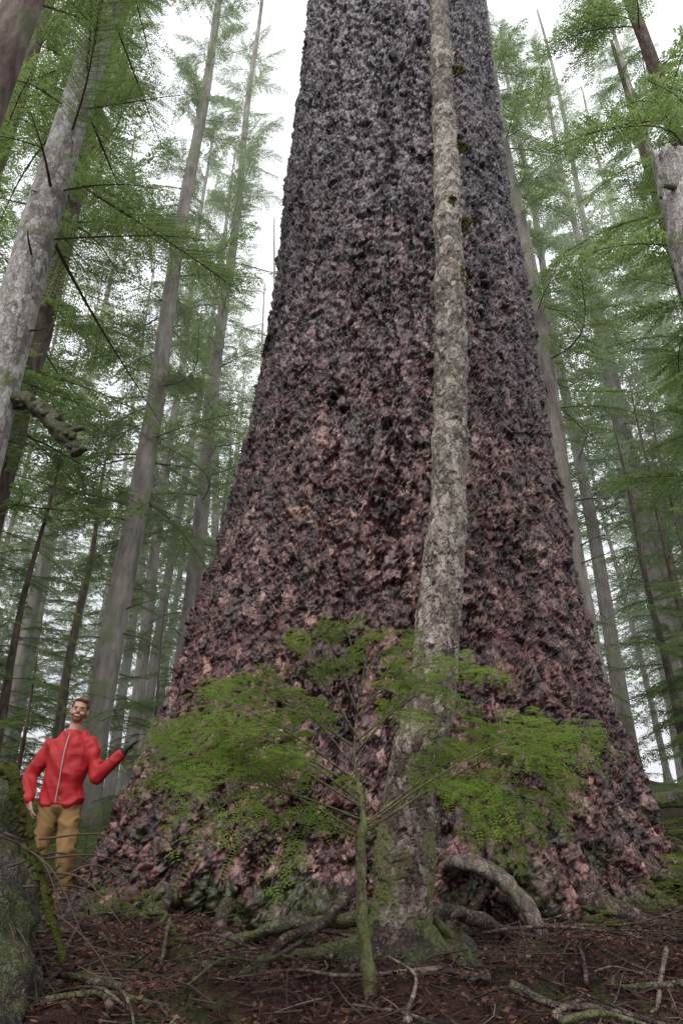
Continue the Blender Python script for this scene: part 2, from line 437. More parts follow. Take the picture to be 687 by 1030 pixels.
tree_id=[0]
def tree(name,x,y,r0,H,mat,crownz=None,cm=None,cs=1.0,lean=(0,0),dead=14,rough=.06,deadL=1.2,seg=28):
    tree_id[0]+=1; sd=tree_id[0]
    z0=g1(x,y)-.3
    e=empty(name,(x,y,z0))
    zs=np.linspace(0,H,60)
    path=np.stack([lean[0]*zs+.06*np.sin(zs*.4+sd),lean[1]*zs+.06*np.cos(zs*.33+sd*2),zs],1)
    rad=r0*(1-.75*(zs/H))+r0*.5*np.exp(-zs/.5)
    obj('trunk',mesh_from('trunk',*tube(path,rad,seg,rough,1.3,sd),[mat]),e)
    if dead:
        obj('dead_branches',dead_twigs(1.5,(crownz or H*.5)+3,dead,r0,deadL,sd).mesh('dead',[M_dark]),e)
    if crownz is not None:
        obj('crown',cm,e,loc=(lean[0]*crownz,lean[1]*crownz,crownz),rot=(0,0,sd*1.3),scale=cs)
    return e

tree('western_hemlock_tree',-3.72,6.0,.27,32,M_grey,7.2,CN,1.0,dead=12,seg=40)
tree('western_hemlock_tree',-2.95,3.5,.22,24,M_dark,11,CN,.8,dead=3)
tree('western_hemlock_tree',-7.6,13,.50,42,M_dark,6,CH[1],1.25,dead=20,deadL=2)
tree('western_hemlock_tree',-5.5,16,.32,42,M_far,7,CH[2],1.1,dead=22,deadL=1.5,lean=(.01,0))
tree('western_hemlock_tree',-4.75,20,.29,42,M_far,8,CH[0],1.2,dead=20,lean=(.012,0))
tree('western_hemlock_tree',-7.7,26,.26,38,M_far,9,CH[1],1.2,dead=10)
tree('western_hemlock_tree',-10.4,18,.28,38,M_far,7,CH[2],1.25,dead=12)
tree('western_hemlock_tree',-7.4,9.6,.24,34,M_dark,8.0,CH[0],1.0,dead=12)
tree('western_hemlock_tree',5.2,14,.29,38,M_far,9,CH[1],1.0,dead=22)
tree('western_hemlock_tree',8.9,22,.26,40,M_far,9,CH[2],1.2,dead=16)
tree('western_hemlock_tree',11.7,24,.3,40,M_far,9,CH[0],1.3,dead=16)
tree('western_hemlock_tree',8.1,12.2,.2,22,M_dark,5.0,CM[2],1.1,lean=(.01,0),dead=16,deadL=2)
tree('western_hemlock_tree',12.5,18,.25,36,M_far,7,CH[1],1.25,dead=16)
tree('western_hemlock_tree',7.6,10.0,.24,34,M_dark,8,CH[2],1.0,dead=12)

def young(x,y,s,cm,h,z0):
    z=g1(x,y)-.1
    e=empty('young_hemlock_tree',(x,y,z))
    zs=np.linspace(0,h*s,24)
    obj('trunk',mesh_from('ytrunk',*tube(np.stack([.05*np.sin(zs),.05*np.cos(zs*.8),zs],1),(.012*h+.01)*s*(1-.93*zs/zs[-1]),8),[M_dark]),e)
    obj('crown',cm,e,loc=(0,0,z0*s),rot=(0,0,x*2.1+y),scale=s)
for k,(x,y,s) in enumerate([(-6.2,10.5,1.0),(-7.6,11.5,1.3),(-5.0,12.5,.8),(-8.6,14.5,1.4),(-4.0,15,.8),
        (-3.4,18,.9),(-10.5,13,1.8),(6.0,11,.8),(7.5,14.5,1.2),(9.2,15,1.3),(6.6,18,.8),
        (12.6,16,1.6),(-5.6,9.4,.7),(-4.6,10.2,.6),(5.4,10.2,.55),(6.2,9.4,.6),(-6.6,8.6,.7),(5.6,8.4,.5)]):
    young(x,y,s,CS[k%3],6,.5)
for k,(x,y,s) in enumerate([(-6.9,14.2,.6),(-9.9,16,.9),(-8.4,21,.9),(-12.5,21,1.2),(-14.5,17,1.1),(-6.4,19,.8),
        (7.4,15.5,.6),(11.2,20.5,.9),(14.5,22,1.2),(16.5,19,1.1),(-5.0,26,1.0),(9.4,18,.8),(7.0,21,.9)]):
    young(x,y,s,CM[k%3],16,1.6)

df=empty('distant_forest')
tv=[]
for s in range(3):
    zs=np.linspace(0,44,30)
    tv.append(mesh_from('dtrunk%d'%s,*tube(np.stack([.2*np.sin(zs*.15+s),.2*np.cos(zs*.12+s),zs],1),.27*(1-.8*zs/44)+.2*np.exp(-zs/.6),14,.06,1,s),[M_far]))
k=0
for yy in np.arange(26,70,6.5):
    for xx in np.arange(-.8*yy-4,.8*yy+4,5.8):
        if -.10<xx/yy<.22 : continue
        x=xx+rng.uniform(-2.8,2.8); y=yy+rng.uniform(-3,3)
        s=rng.uniform(.65,1.2); k+=1
        z=g1(x,y)-.3
        obj('distant_tree_trunk',tv[k%3],df,loc=(x,y,z),rot=(rng.normal()*.02,rng.normal()*.02,k),scale=s)
        obj('distant_tree_crown',CF[k%4],df,loc=(x,y,z+rng.uniform(5,12)*s),rot=(0,0,k*1.7),scale=s)
        if rng.random()<.4:
            obj('distant_young_tree',CS[k%3],df,loc=(x+1.5,y+1,z),rot=(0,0,k*1.1),scale=rng.uniform(1.4,2.2))

# mist hanging between the trunks
vm=bpy.data.materials.new('mist'); vm.use_nodes=True; vt=vm.node_tree; vt.nodes.clear()
vo_=vt.nodes.new('ShaderNodeOutputMaterial'); vs=vt.nodes.new('ShaderNodeVolumeScatter')
vs.inputs['Color'].default_value=(.95,.98,.95,1); vs.inputs['Density'].default_value=.0085; vs.inputs['Anisotropy'].default_value=.3
vt.links.new(vs.outputs[0],vo_.inputs['Volume'])
bx=np.array([(x,y,z) for z in (-3,30) for y in (11.5,90) for x in (-80,80)],float)
obj('forest_mist',mesh_from('mist',bx,[[0,2,3,1],[4,5,7,6],[0,1,5,4],[2,6,7,3],[0,4,6,2],[1,3,7,5]],[vm],smooth=False))

# ------------------------------------------------------------------ slender tree in front
thin=empty('hemlock_tree',(0,0,0))
zt=[-.75,-.58,-.16,.31,.84,1.45,2.15,2.96,3.9,5.05,6.4,8.2,15]
xt=[.27,.27,.315,.372,.517,.615,.707,.786,.847,.912,.962,1.037,1.3]
rt=[.25,.20,.15,.140,.140,.130,.120,.115,.113,.112,.105,.095,.04]
P=smoothpath(np.stack([xt,np.full(13,4.0)+np.array([0,0,.02,.03,.0,0,0,0,0,0,0,0,0]),zt],1),1100)
rr=np.interp(P[:,2],zt,rt)
for kz in (.55,1.1,2.6,3.5,4.1,4.75,5.3,6.1,7.0):
    rr+=.012*np.exp(-((P[:,2]-kz)/.06)**2)
obj('trunk',mesh_from('thin_trunk',*tube(P,rr,110,.10,4,2),[M_thin]),thin)
mb=MB()
for k,(z,dx,dy,L) in enumerate([(4.75,1,-.4,.09),(4.15,.8,-.8,.02),(5.75,1,-.2,.10),(4.95,.2,-1,.0),(6.9,1,-.2,.12)]):
    x=np.interp(z,zt,xt); d=nrm(np.array([dx,dy,-.15]))
    p0=np.array([x,4.0,z])+d*.09
    mb.add(*tube(smoothpath([p0+[0,0,.04],p0+d*(L*.5+.01),p0+d*L+np.array([0,0,-.03]),p0+d*.01+[0,0,-.14]],10),[.006,.02,.024,.022,.024,.02,.018,.014,.010,.005],10,.8,28,k))
    for q in range(14):
        aa=p0+d*L*rng.uniform(.1,1)+rng.normal(size=3)*.02+[0,0,-.02]
        mb.add(*tube(smoothpath([aa,aa+[rng.normal()*.015,0,-.03],aa+[rng.normal()*.03,0,-.05-.10*rng.random()]],5),[.007,.006,.005,.004,.001],5,.5,40,q))
obj('moss_tufts',mb.mesh('tufts',[M_moss]),thin)
mb=MB()
for k,(pts,r0,r1) in enumerate([
   ([(.24,3.95,-.28),(.12,3.8,-.44),(-.02,3.62,-.56),(-.12,3.5,-.75)],.06,.03),
   ([(.36,3.95,-.28),(.5,3.8,-.42),(.58,3.62,-.55),(.66,3.5,-.75)],.06,.03),
   ([(.3,3.9,-.35),(.3,3.76,-.5),(.34,3.6,-.7)],.07,.05),
   ([(.22,3.98,-.33),(-.05,3.95,-.40),(-.35,3.9,-.44),(-.6,3.8,-.6)],.045,.025),
   ([(.38,4.0,-.38),(.65,4.0,-.42),(.95,3.85,-.5),(1.2,3.7,-.7)],.045,.02),
   ([(.2,4.05,-.2),(.02,4.2,-.28),(-.3,4.4,-.32),(-.7,4.5,-.45)],.04,.03),
   ([(.05,4.4,-.15),(-.1,4.1,-.3),(-.3,3.9,-.36),(-.4,3.6,-.55)],.035,.02),
   ([(.5,4.5,-.1),(.45,4.2,-.25),(.6,3.9,-.4),(.6,3.6,-.6)],.035,.02),
   ([(.4,4.1,-.25),(.6,4.3,-.25),(.85,4.5,-.33),(1.1,4.6,-.45)],.045,.03)]):
    P=smoothpath(pts,30); mb.add(*tube(P,np.linspace(r0,r1,30),14,.45,12,k),m=k%2)
nu,nv=60,30
V=[];F=[]
for a in range(nv):
    ph=math.pi*.5*a/(nv-1)
    for b_ in range(nu):
        tt=2*math.pi*b_/nu; V.append([.30+.46*math.cos(ph)*math.cos(tt),4.0+.42*math.cos(ph)*math.sin(tt),-.62+.30*math.sin(ph)])
V=np.array(V); V[:,2]+=.06*fbm(V[:,0]*7,V[:,1]*7,V[:,2]*7,3,3); V[:,0]+=.06*fbm(V[:,0]*5,V[:,1]*5,V[:,2]*5,8,3)
for a in range(nv-1):
    for b_ in range(nu): F.append([a*nu+b_,a*nu+(b_+1)%nu,(a+1)*nu+(b_+1)%nu,(a+1)*nu+b_])
mb.add(V,np.array(F),2)
obj('roots',mb.mesh('thin_roots',[M_root,M_mosslog,M_log]),thin)

# ------------------------------------------------------------------ sapling
def spray(L,seed,wmax=.45,nstep=.0065,nl=.0158,nw=.0046):
    r=np.random.default_rng(seed); P=[];D=[];S=[];l=[];w=[]; mb=MB()
    def axp(t): return np.array([t*L,.03*L*math.sin(t*5+seed),L*(.06*math.sin(t*3)-.14*t*t)])
    mb.add(*tube(np.array([axp(t) for t in np.linspace(0,1,8)]),np.linspace(.0025,.0008,8),4),m=1)
    def needles(a,d,ln,up):
        nn=max(3,int(ln/nstep))
        for k in range(nn):
            u=k/nn; p=a+d*ln*u+np.array([0,0,-.25*ln*u*u])
            for s in (-1,1):
                dd=nrm(d*.45+np.cross(up,d)*s+np.array([0,0,r.normal()*.12]))
                P.append(p);D.append(dd);S.append(nrm(np.cross(up,dd)));l.append(nl*r.uniform(.6,1.15)*(1-.35*u));w.append(nw)
    t=.06
    while t<1.0:
        for sgn in (-1,1):
            if r.random()<.1: continue
            b0=axp(t); ad=nrm(axp(t+.02)-axp(t-.02)); ang=R_(r.uniform(45,65))
            d=nrm(ad*math.cos(ang)+np.array([0,sgn,0])*math.sin(ang)+np.array([0,0,r.normal()*.05]))
            ls=wmax*L*(1-t)**.8*min(1,.4+t*2.2)*r.uniform(.45,1.2)+.015
            up=nrm(np.array([r.normal()*.10,r.normal()*.10,1]))
            needles(b0,d,ls,up)
            if ls>.065:
                for k in range(int(ls/.038)):
                    u=(k+.6)/(ls/.038); a=b0+d*ls*u+np.array([0,0,-.25*ls*u*u])
                    for s2 in (-1,1):
                        if r.random()<.2: continue
                        d2=nrm(d*.7+np.cross(up,d)*s2*.7+np.array([0,0,-.08]))
                        needles(a,d2,ls*.38*(1-u)*r.uniform(.5,1.2)+.012,up)
        t+=.037/L*r.uniform(.7,1.3)
    needles(axp(.1),nrm(axp(1)-axp(.1)),L*.9,np.array([0,0,1.]))
    V,F=diamonds(P,D,S,l,w); mb.add(V,F,0)
    return mb.mesh('spray%d'%seed,[M_sap,M_twig],False)
SP=[spray(.28,s) for s in (1,2,3,4)]
def place_spray(parent,a,b,k,up,name='spray',ln=.28):
    a=Vector(a);b=Vector(b); d=(b-a); L=d.length; d.normalize(); up=Vector(up)
    yv=up.cross(d).normalized(); zv=d.cross(yv)
    M=Matrix((d,yv,zv)).transposed().to_4x4()
    o=obj(name,SP[k%4],parent); o.matrix_local=Matrix.Translation(a)@M@Matrix.Scale(L/ln,4)
    return o
sap=empty('hemlock_sapling')
stem=[(.15,3.18,-.75),(.12,3.2,-.5),(.085,3.2,-.2),(.08,3.2,.05),(.095,3.2,.16),(.06,3.22,.4),(.08,3.24,.65),(.14,3.26,.98)]
P=smoothpath(stem,80); mb=MB()
mb.add(*tube(P,np.interp(np.linspace(0,1,80),[0,.5,.6,1],[.030,.021,.010,.003]),12,.3,16,1))
stemp=lambda z: np.array([np.interp(z,[s[2] for s in stem],[s[0] for s in stem]),np.interp(z,[s[2] for s in stem],[s[1] for s in stem]),z])
r2=np.random.default_rng(5)
def branch(a,e,k,n,fan,upv):
    a=np.array(a,float);e=np.array(e,float);L=np.linalg.norm(e-a); d=(e-a)/L
    upv=nrm(np.array(upv)); sd=nrm(np.cross(upv,d))
    path=smoothpath([a,a+d*L*.35+upv*.06*L,a+d*L*.7+upv*.06*L,e-upv*.06*L],24)
    mb.add(*tube(path[:20],np.linspace(.0065,.002,20),5))
    for q in range(n):
        u=.26+.70*(q+.5*r2.random())/n; p=path[int(u*23)]; sg=1 if (q+k)%2 else -1
        ln=fan*L*(1-u)**.5*r2.uniform(.75,1.2)+.08
        dd=nrm(d*.65+sd*sg*.8+upv*r2.normal()*.08-np.array([0,0,.12]))
        place_spray(sap,p,p+dd*ln,q+k,upv+r2.normal(size=3)*.12)
    place_spray(sap,path[17],e,k,upv)
br=[(.10,-.88,3.05,.44,8,.48),(.15,-.68,2.75,.26,6,.5),(.20,-.86,3.35,.60,8,.43),(.30,-.62,3.0,.64,7,.48),(.36,-.44,3.2,.80,6,.5),(.08,-.34,2.75,.14,5,.5),
 (.45,-.68,3.5,.82,7,.42),(.50,-.26,3.05,.92,6,.5),(.60,-.12,3.1,1.0,5,.5),(.68,.02,3.15,1.03,4,.5),(.58,.34,3.05,.92,6,.5),(.70,.24,3.35,1.05,4,.5),(.62,.56,3.4,.93,6,.45),
 (.42,.46,3.0,.74,5,.5),(.10,1.24,3.25,.56,12,.36),(.12,.88,3.0,.50,6,.42),(.48,.74,3.3,.86,7,.45),(.25,-.25,2.7,.36,4,.5),
 (.13,1.06,3.45,.64,8,.38),(.22,-.50,2.8,.48,6,.5)]
for k,(z,ex,ey,ez,n_,fan) in enumerate(br):
    branch(stemp(z),(ex,ey,ez),k,n_,fan,(r2.normal()*.15,-.50+r2.normal()*.12,.86))
for k,(a,b) in enumerate([((.55,3.15,.30),(.92,3.0,.14)),((.70,3.1,.34),(1.0,3.05,.28)),((.45,3.15,.26),(.75,3.0,.02))]):
    branch(a,b,k,5,.5,(.1,-.7,.7))
obj('stem',mb.mesh('sap_stem',[M_sapst]),sap)

for k,(x,y,s) in enumerate([(-1.35,5.2,.22),(-1.1,5.4,.2),(-.6,5.0,.2),(-1.7,5.6,.25),(-.2,4.9,.16),(1.5,4.6,.2),(2.3,5.2,.35),(2.55,5.6,.4),(2.0,5.0,.22),
      (2.75,6.0,.45),(-1.7,6.2,.25),(-3.3,6.6,.35),(1.9,4.2,.14),(3.1,6.4,.5),(2.6,4.9,.3),(-.9,4.3,.13),(3.4,7.2,.6),(3.0,7.0,.4),
      (-3.3,7.8,.6),(-3.9,8.2,.8),(-2.9,8.6,.7),(-1.55,5.3,.2),(-1.2,5.0,.15),(3.7,6.6,.5),(2.9,5.3,.3),(4.2,7.8,.8),(4.8,8.6,.9),(-4.6,8.8,.9),(-2.2,8.4,.6)]):
    z=g1(x,y); e=empty('hemlock_seedling',(x,y,z))
    obj('stem',mesh_from('seedstem',*tube(np.array([[0,0,-.03],[.01,0,s*.6],[.0,0,s]]),[.004,.003,.002],5),[M_twig]),e)
    for q in range(9):
        az=q*2.4+k; u=.2+.8*q/9
        place_spray(e,(0,0,s*u),(s*.8*math.cos(az)*(1.1-.5*u),s*.8*math.sin(az)*(1.1-.5*u),s*u+.2*s),q,(0,-.3,.9))

# ------------------------------------------------------------------ litter
mb=MB()
def scat(nm):
    y=2.3+5.5*rng.random(nm)**.8; x=(rng.random(nm)*1.3-.62)*(y*1.05+.6)
    return x,y
def prisms(x,y,L,r,lift,pit,m):
    z=gh(x,y)+lift; az=rng.uniform(0,2*np.pi,len(x)); pt=rng.normal(size=len(x))*pit
    d=np.stack([np.cos(az)*np.cos(pt),np.sin(az)*np.cos(pt),np.sin(pt)],1); s=np.stack([-np.sin(az),np.cos(az),0*az],1)
    up=np.cross(d,s); c=np.stack([x,y,z],1); Vs=[]
    bend=s*(rng.normal(size=len(x))*.12*L)[:,None]+up*(rng.normal(size=len(x))*.05*L)[:,None]
    for e,o,rs in ((-.5,0,1),(0,1,.85),(.5,0,.5)):
        for a in (0,2.1,4.2):
            Vs.append(c+d*(L*e)[:,None]+bend*o+(s*math.cos(a)+up*math.sin(a))*(r*rs)[:,None])
    Vv=np.stack(Vs,1).reshape(-1,3); b=np.arange(len(x))[:,None]*9
    F=np.concatenate([b+np.array([[q+a,q+(a+1)%3,q+3+(a+1)%3,q+3+a]]) for q in (0,3) for a in range(3)],0)
    mb.add(Vv,F,m)
x,y=scat(12000); prisms(x,y,rng.uniform(.03,.16,12000),rng.uniform(.001,.0025,12000),rng.uniform(.0,.03,12000),.3,0)
x,y=scat(3000); prisms(x,y,rng.uniform(.1,.35,3000),rng.uniform(.002,.005,3000),rng.uniform(.0,.05,3000),.25,1)
x,y=scat(1000); prisms(x,y,rng.uniform(.05,.25,1000),rng.uniform(.0015,.004,1000),rng.uniform(.0,.04,1000),.3,2)
nL=50000; x,y=scat(nL); z=gh(x,y)+rng.uniform(0,.025,nL)
D=rng.normal(size=(nL,3))*[1,1,.35]; D/=np.linalg.norm(D,axis=1)[:,None]; U_=rng.normal(size=(nL,3))*[.4,.4,1]
S=np.cross(U_,D); S/=np.linalg.norm(S,axis=1)[:,None]
V,F=diamonds(np.stack([x,y,z],1),D,S,rng.uniform(.012,.045,nL),rng.uniform(.006,.024,nL))
mb.V.append(V);mb.F.append(F+mb.n);mb.M.append(rng.integers(3,6,nL));mb.n+=len(V)
lm=[simple('litter_red',(.070,.027,.019),.7,.5,3),simple('litter_brown',(.048,.028,.020),.8,.5,3),simple('litter_grey',(.11,.082,.062),.8,.4,3),
    simple('bark_flake',(.085,.032,.026),.6,.5,3),simple('bark_flake_dark',(.028,.013,.011),.7,.5,3),simple('dead_needles',(.12,.052,.030),.8,.5,3)]
obj('forest_litter',mb.mesh('litter',lm,False))

mb=MB()
for k in range(95):
    y=rng.uniform(2.9,5.8); x=rng.uniform(-.55,.6)*y; L=rng.uniform(.3,1.0); az=rng.uniform(0,6.28)
    pts=[]
    for s in (-.5,-.15,.2,.5):
        px=x+L*s*math.cos(az)+rng.normal()*.04; py=y+L*s*math.sin(az)+rng.normal()*.04
        pts.append((px,py,g1(px,py)+.01+rng.uniform(0,.07)))
    r0=rng.uniform(.005,.020)
    mb.add(*tube(smoothpath(pts,14),np.linspace(r0,r0*.4,14),6,.25,12,k),m=(0,0,2,0,1)[k%5])
obj('fallen_branches',mb.mesh('fallen_branches',[M_root,M_wood,M_mosslog]))
for k,(a,b,r) in enumerate([((3.3,8.2,.55),(6.8,9.4,.9),.13),((3.3,7.0,.18),(5.6,7.4,.5),.06)]):
    P=smoothpath([a,((a[0]+b[0])/2,(a[1]+b[1])/2,(a[2]+b[2])/2+.06),b],40)
    obj('fallen_log',mesh_from('log',*tube(P,np.linspace(r*.7,r,40),18,.3,4,k),[M_mosslog]))

# mossy fallen log at the lower left, with a mossy stick and dead twigs
st=empty('mossy_log')
P=smoothpath([(-2.6,4.4,.36),(-2.05,3.75,.04),(-1.62,3.2,-.34),(-1.32,2.75,-.72),(-1.1,2.4,-1.15)],110)
obj('log_body',mesh_from('mosslog',*tube(P,np.interp(np.linspace(0,1,110),[0,.5,1],[.42,.38,.34]),90,.20,6,9),[M_log]),st)
mb=MB()
P=smoothpath([(-1.02,3.0,-.34),(-1.12,3.0,-.14),(-1.21,3.0,.03),(-1.27,2.98,.16),(-1.315,2.95,.27),(-1.35,2.95,.33),(-1.41,2.95,.32)],40)
mb.add(*tube(P,np.linspace(.016,.028,40),14,.45,26,4))
for q in range(120):
    p=P[rng.integers(4,39)]; d=nrm(rng.normal(size=3)+[0,0,-.5])
    mb.add(*tube(np.array([p,p+d*.025,p+d*rng.uniform(.03,.045)]),[.010,.009,.002],5))
obj('mossy_stick',mb.mesh('mossy_stick',[M_moss]),st)
mb=MB()
for k in range(18):
    a=np.array([-1.3+rng.uniform(-.15,.2),3.0,rng.uniform(-.25,.1)]); b=a+np.array([rng.uniform(.1,.5),rng.uniform(-.2,.2),rng.uniform(-.4,.0)])
    mb.add(*tube(smoothpath([a,(a+b)/2+[0,0,.06],b],8),np.linspace(.005,.0015,8),5),m=0)
obj('dead_twigs',mb.mesh('dead_twigs',[M_twig]),st)

mb=MB()
P=smoothpath([(-3.75,6.0,4.46),(-3.3,5.95,4.34),(-3.0,5.95,4.05),(-2.80,5.95,3.85),(-2.70,5.95,3.70)],40)
mb.add(*tube(P,np.linspace(.10,.06,40),16,.5,9,2))
P=smoothpath([(-2.9,5.95,3.92),(-2.76,5.93,3.99),(-2.66,5.93,4.0)],12); mb.add(*tube(P,np.linspace(.05,.025,12),8,.5,12,5))
for q in range(60):
    u=rng.random(); p=np.array([-3.6+.9*u,5.95,4.38-.62*u*u]); d=nrm(rng.normal(size=3)*[1,1,.6]+[0,0,-.5])
    mb.add(*tube(np.array([p,p+d*.09,p+d*rng.uniform(.10,.14)]),[.05,.035,.006],6,.4,20,q))
obj('broken_branch',mb.mesh('broken_branch',[M_mosslog]))

sn=empty('broken_snag')
P=smoothpath([(3.56,5,-.6),(3.54,5,3),(3.58,5,5.3),(3.68,5,6.95)],80)
V,F=tube(P,np.linspace(.25,.185,80),40,.10,3,12)
top=V[:,2]>6.75
V[top,2]+= .22*fbm(V[top,0]*14,V[top,1]*14,0,4,2)
obj('trunk',mesh_from('snag',V,F,[M_grey]),sn)
mb=MB()
for k in range(9):
    a=k*.7; p=np.array([3.66+.13*math.cos(a),5+.13*math.sin(a),6.85]); h=rng.uniform(.05,.22)
    mb.add(*tube(np.array([p,p+[0,0,h*.6],p+[.01,0,h]]),[.05,.03,.004],6))
mb.add(*tube(smoothpath([(3.5,4.85,6.3),(3.3,4.75,6.2),(3.22,4.7,5.95)],10),np.linspace(.03,.012,10),7,.4,14,2),m=1)
obj('splinters',mb.mesh('splinters',[M_wood,M_mosslog]),sn)

# ------------------------------------------------------------------ man
def usph(c,r,nu=18,nv=12):
    th=np.linspace(0,2*np.pi,nu,endpoint=False); ph=np.linspace(.04,np.pi-.04,nv)
    V=np.array([[math.sin(p)*math.cos(t),math.sin(p)*math.sin(t),math.cos(p)] for p in ph for t in th])
    V=V*np.asarray(r)+np.asarray(c)
    F=[[i*nu+j,(i+1)*nu+j,(i+1)*nu+(j+1)%nu,i*nu+(j+1)%nu] for i in range(nv-1) for j in range(nu)]
    F.append(list(range(nu))); F.append(list(range((nv-1)*nu,nv*nu))[::-1])
    return V.tolist(),F
def chain(pts,rs):
    out=[]
    for a,b,ra,rb in zip(pts[:-1],pts[1:],rs[:-1],rs[1:]):
        a=np.array(a,float);b=np.array(b,float)
        L=np.linalg.norm(b-a); kk=max(2,int(L/(min(np.min(ra),np.min(rb))*.35)))
        for t in np.linspace(0,1,kk+1): out.append((a*(1-t)+b*t,np.asarray(ra)*(1-t)+np.asarray(rb)*t))
    return out
def blob(name,prims,vox,smooth=4,mats=(),parent=None,picker=None,fold=None):
    Vs=[];Fs=[]
    for c,r in prims:
        r=np.broadcast_to(r,(3,)); V,F=usph(c,r); o=len(Vs); Vs+=V; Fs+=[[q+o for q in f] for f in F]
    me=bpy.data.meshes.new(name+'_src'); me.from_pydata(Vs,[],Fs); me.update()
    o=bpy.data.objects.new(name+'_src',me); scene.collection.objects.link(o)
    m=o.modifiers.new('r','REMESH'); m.mode='VOXEL'; m.voxel_size=vox
    if smooth:
        s=o.modifiers.new('s','SMOOTH'); s.factor=.5; s.iterations=smooth
    bpy.context.view_layer.update()
    dg=bpy.context.evaluated_depsgraph_get()
    me2=bpy.data.meshes.new_from_object(o.evaluated_get(dg)); me2.name=name
    bpy.data.objects.remove(o)
    if fold:
        n=len(me2.vertices); co=np.zeros(n*3,np.float32); me2.vertices.foreach_get('co',co); co=co.reshape(-1,3)
        nn=np.zeros(n*3,np.float32); me2.vertices.foreach_get('normal',nn); nn=nn.reshape(-1,3)
        A,fx,fy,fz,sd=fold
        w_=fbm(co[:,0]*fx+co[:,2]*fx*.8,co[:,1]*fy,co[:,2]*fz-np.abs(co[:,0])*fz*.9,sd,2)
        w_=.5-np.abs(w_)*1.6
        co=co+nn*(A*w_)[:,None]; me2.vertices.foreach_set('co',co.astype(np.float32).ravel())
    me2.materials.clear()
    for mt in mats: me2.materials.append(mt)
    for p in me2.polygons:
        p.use_smooth=True
        p.material_index=picker(p.center) if picker else 0
    me2.update()
    return obj(name,me2,parent)
man=empty('man',(-2.64,7.0,-.44)); man.scale=(1.05,1.05,1.05)
M_red=simple('red_jacket_fabric',(.44,.017,.021),.55,.15,12,.004,60,.35)
M_khaki=simple('khaki_trouser_fabric',(.28,.17,.07),.85,.15,14,.003,60,.15)
M_skin=simple('skin',(.52,.29,.21),.5,.08,30)
M_hair=simple('reddish_hair',(.14,.055,.025),.7,.4,120,.006,200)
M_beard=simple('short_beard',(.30,.14,.085),.7,.3,160,.003,260)
M_black=simple('black_fabric',(.015,.015,.017),.7,.3)
M_white=simple('teeth',(.75,.72,.68),.3,.03)
M_lip=simple('lips',(.38,.13,.11),.5,.1)
M_boot=simple('boot_leather',(.06,.04,.03),.6,.3)
M_zip=simple('zip_tape',(.42,.36,.36),.5,.1)
pr=[]
for z in np.linspace(.865,1.45,24):
    rx=np.interp(z,[.865,.93,1.04,1.16,1.28,1.34,1.40,1.45],[.198,.198,.190,.190,.195,.185,.155,.105])
    ry=np.interp(z,[.865,.93,1.04,1.16,1.28,1.34,1.40,1.45],[.145,.145,.138,.138,.138,.128,.110,.09])
    pr.append(((0,-.008,z),(rx,ry,.055)))
Ls=(.185,.01,1.375); Le=(.305,-.08,1.09); Lw=(.490,-.08,1.275)
Rs=(-.185,.01,1.375); Re=(-.33,.0,1.10); Rw=(-.255,-.12,.90)
pr+=chain([(.08,.01,1.40),Ls,Le],[.075,.074,.060]); pr+=chain([Le,Lw],[.062,.047])
pr+=chain([(-.08,.01,1.40),Rs,Re],[.075,.074,.060]); pr+=chain([Re,Rw],[.062,.049])
for a in np.linspace(-.4,math.pi+.4,16):
    pr.append(((.10*math.cos(a),.035+.085*math.sin(a),1.475+.012*math.sin(a)),(.036,.036,.034)))
for a in np.linspace(-2.6,-.5,9): pr.append(((.085*math.cos(a),.01+.075*math.sin(a),1.465),(.02,.018,.035)))
pr.append(((0,.11,1.43),(.12,.06,.08)))
blob('jacket',pr,.010,3,[M_red],man,fold=(.020,5,6,6,3))
mb=MB(); zp=[]
for z in np.linspace(.86,1.47,14):
    yy=np.interp(z,[.86,.93,1.04,1.22,1.34,1.40,1.47],[-.160,-.160,-.154,-.158,-.144,-.122,-.095]); zp.append((.0,yy,z))
mb.add(*tube(smoothpath(zp,30),.005,6)); obj('zip',mb.mesh('zip',[M_zip]),man)
pr=[((0,.005,.90),(.172,.128,.10)),((0,.01,.84),(.18,.133,.09))]
pr+=chain([(-.09,0,.84),(-.12,-.03,.47),(-.14,.0,.10)],[(.103,.105,.09),(.080,.083,.06),(.070,.074,.05)])
pr+=chain([(.09,0,.84),(.145,-.09,.48),(.15,.02,.10)],[(.103,.105,.09),(.080,.083,.06),(.070,.074,.05)])
blob('trousers',pr,.010,3,[M_khaki],man,fold=(.020,7,7,8,8))
pr=[]
for s,fy in ((-1,.0),(1,.02)):
    x=s*.145
    pr+=chain([(x,fy,.13),(x,fy,.05)],[.05,.05]); pr+=chain([(x,fy+.03,.045),(x+s*.02,fy-.17,.035)],[(.045,.05,.042),(.045,.05,.034)])
blob('boots',pr,.01,2,[M_boot],man)
hd=empty('head',(0,0,0)); hd.parent=man
ey=1.685
pr=[((0,.012,1.705),(.076,.096,.097)),((0,-.02,1.64),(.058,.068,.066)),((0,-.058,1.597),(.030,.026,.024)),
    ((.036,-.062,1.648),(.026,.024,.024)),((-.036,-.062,1.648),(.026,.024,.024)),((0,-.078,1.708),(.05,.012,.012)),
    ((.079,.012,1.672),(.010,.019,.030)),((-.079,.012,1.672),(.010,.019,.030)),((0,-.083,1.622),(.026,.012,.014))]
pr+=chain([(0,-.084,1.692),(0,-.107,1.658)],[.009,.013]); pr+=[((.012,-.094,1.655),(.009,.010,.008)),((-.012,-.094,1.655),(.009,.010,.008))]
pr+=chain([(0,.02,1.62),(0,.025,1.44)],[.055,.06])
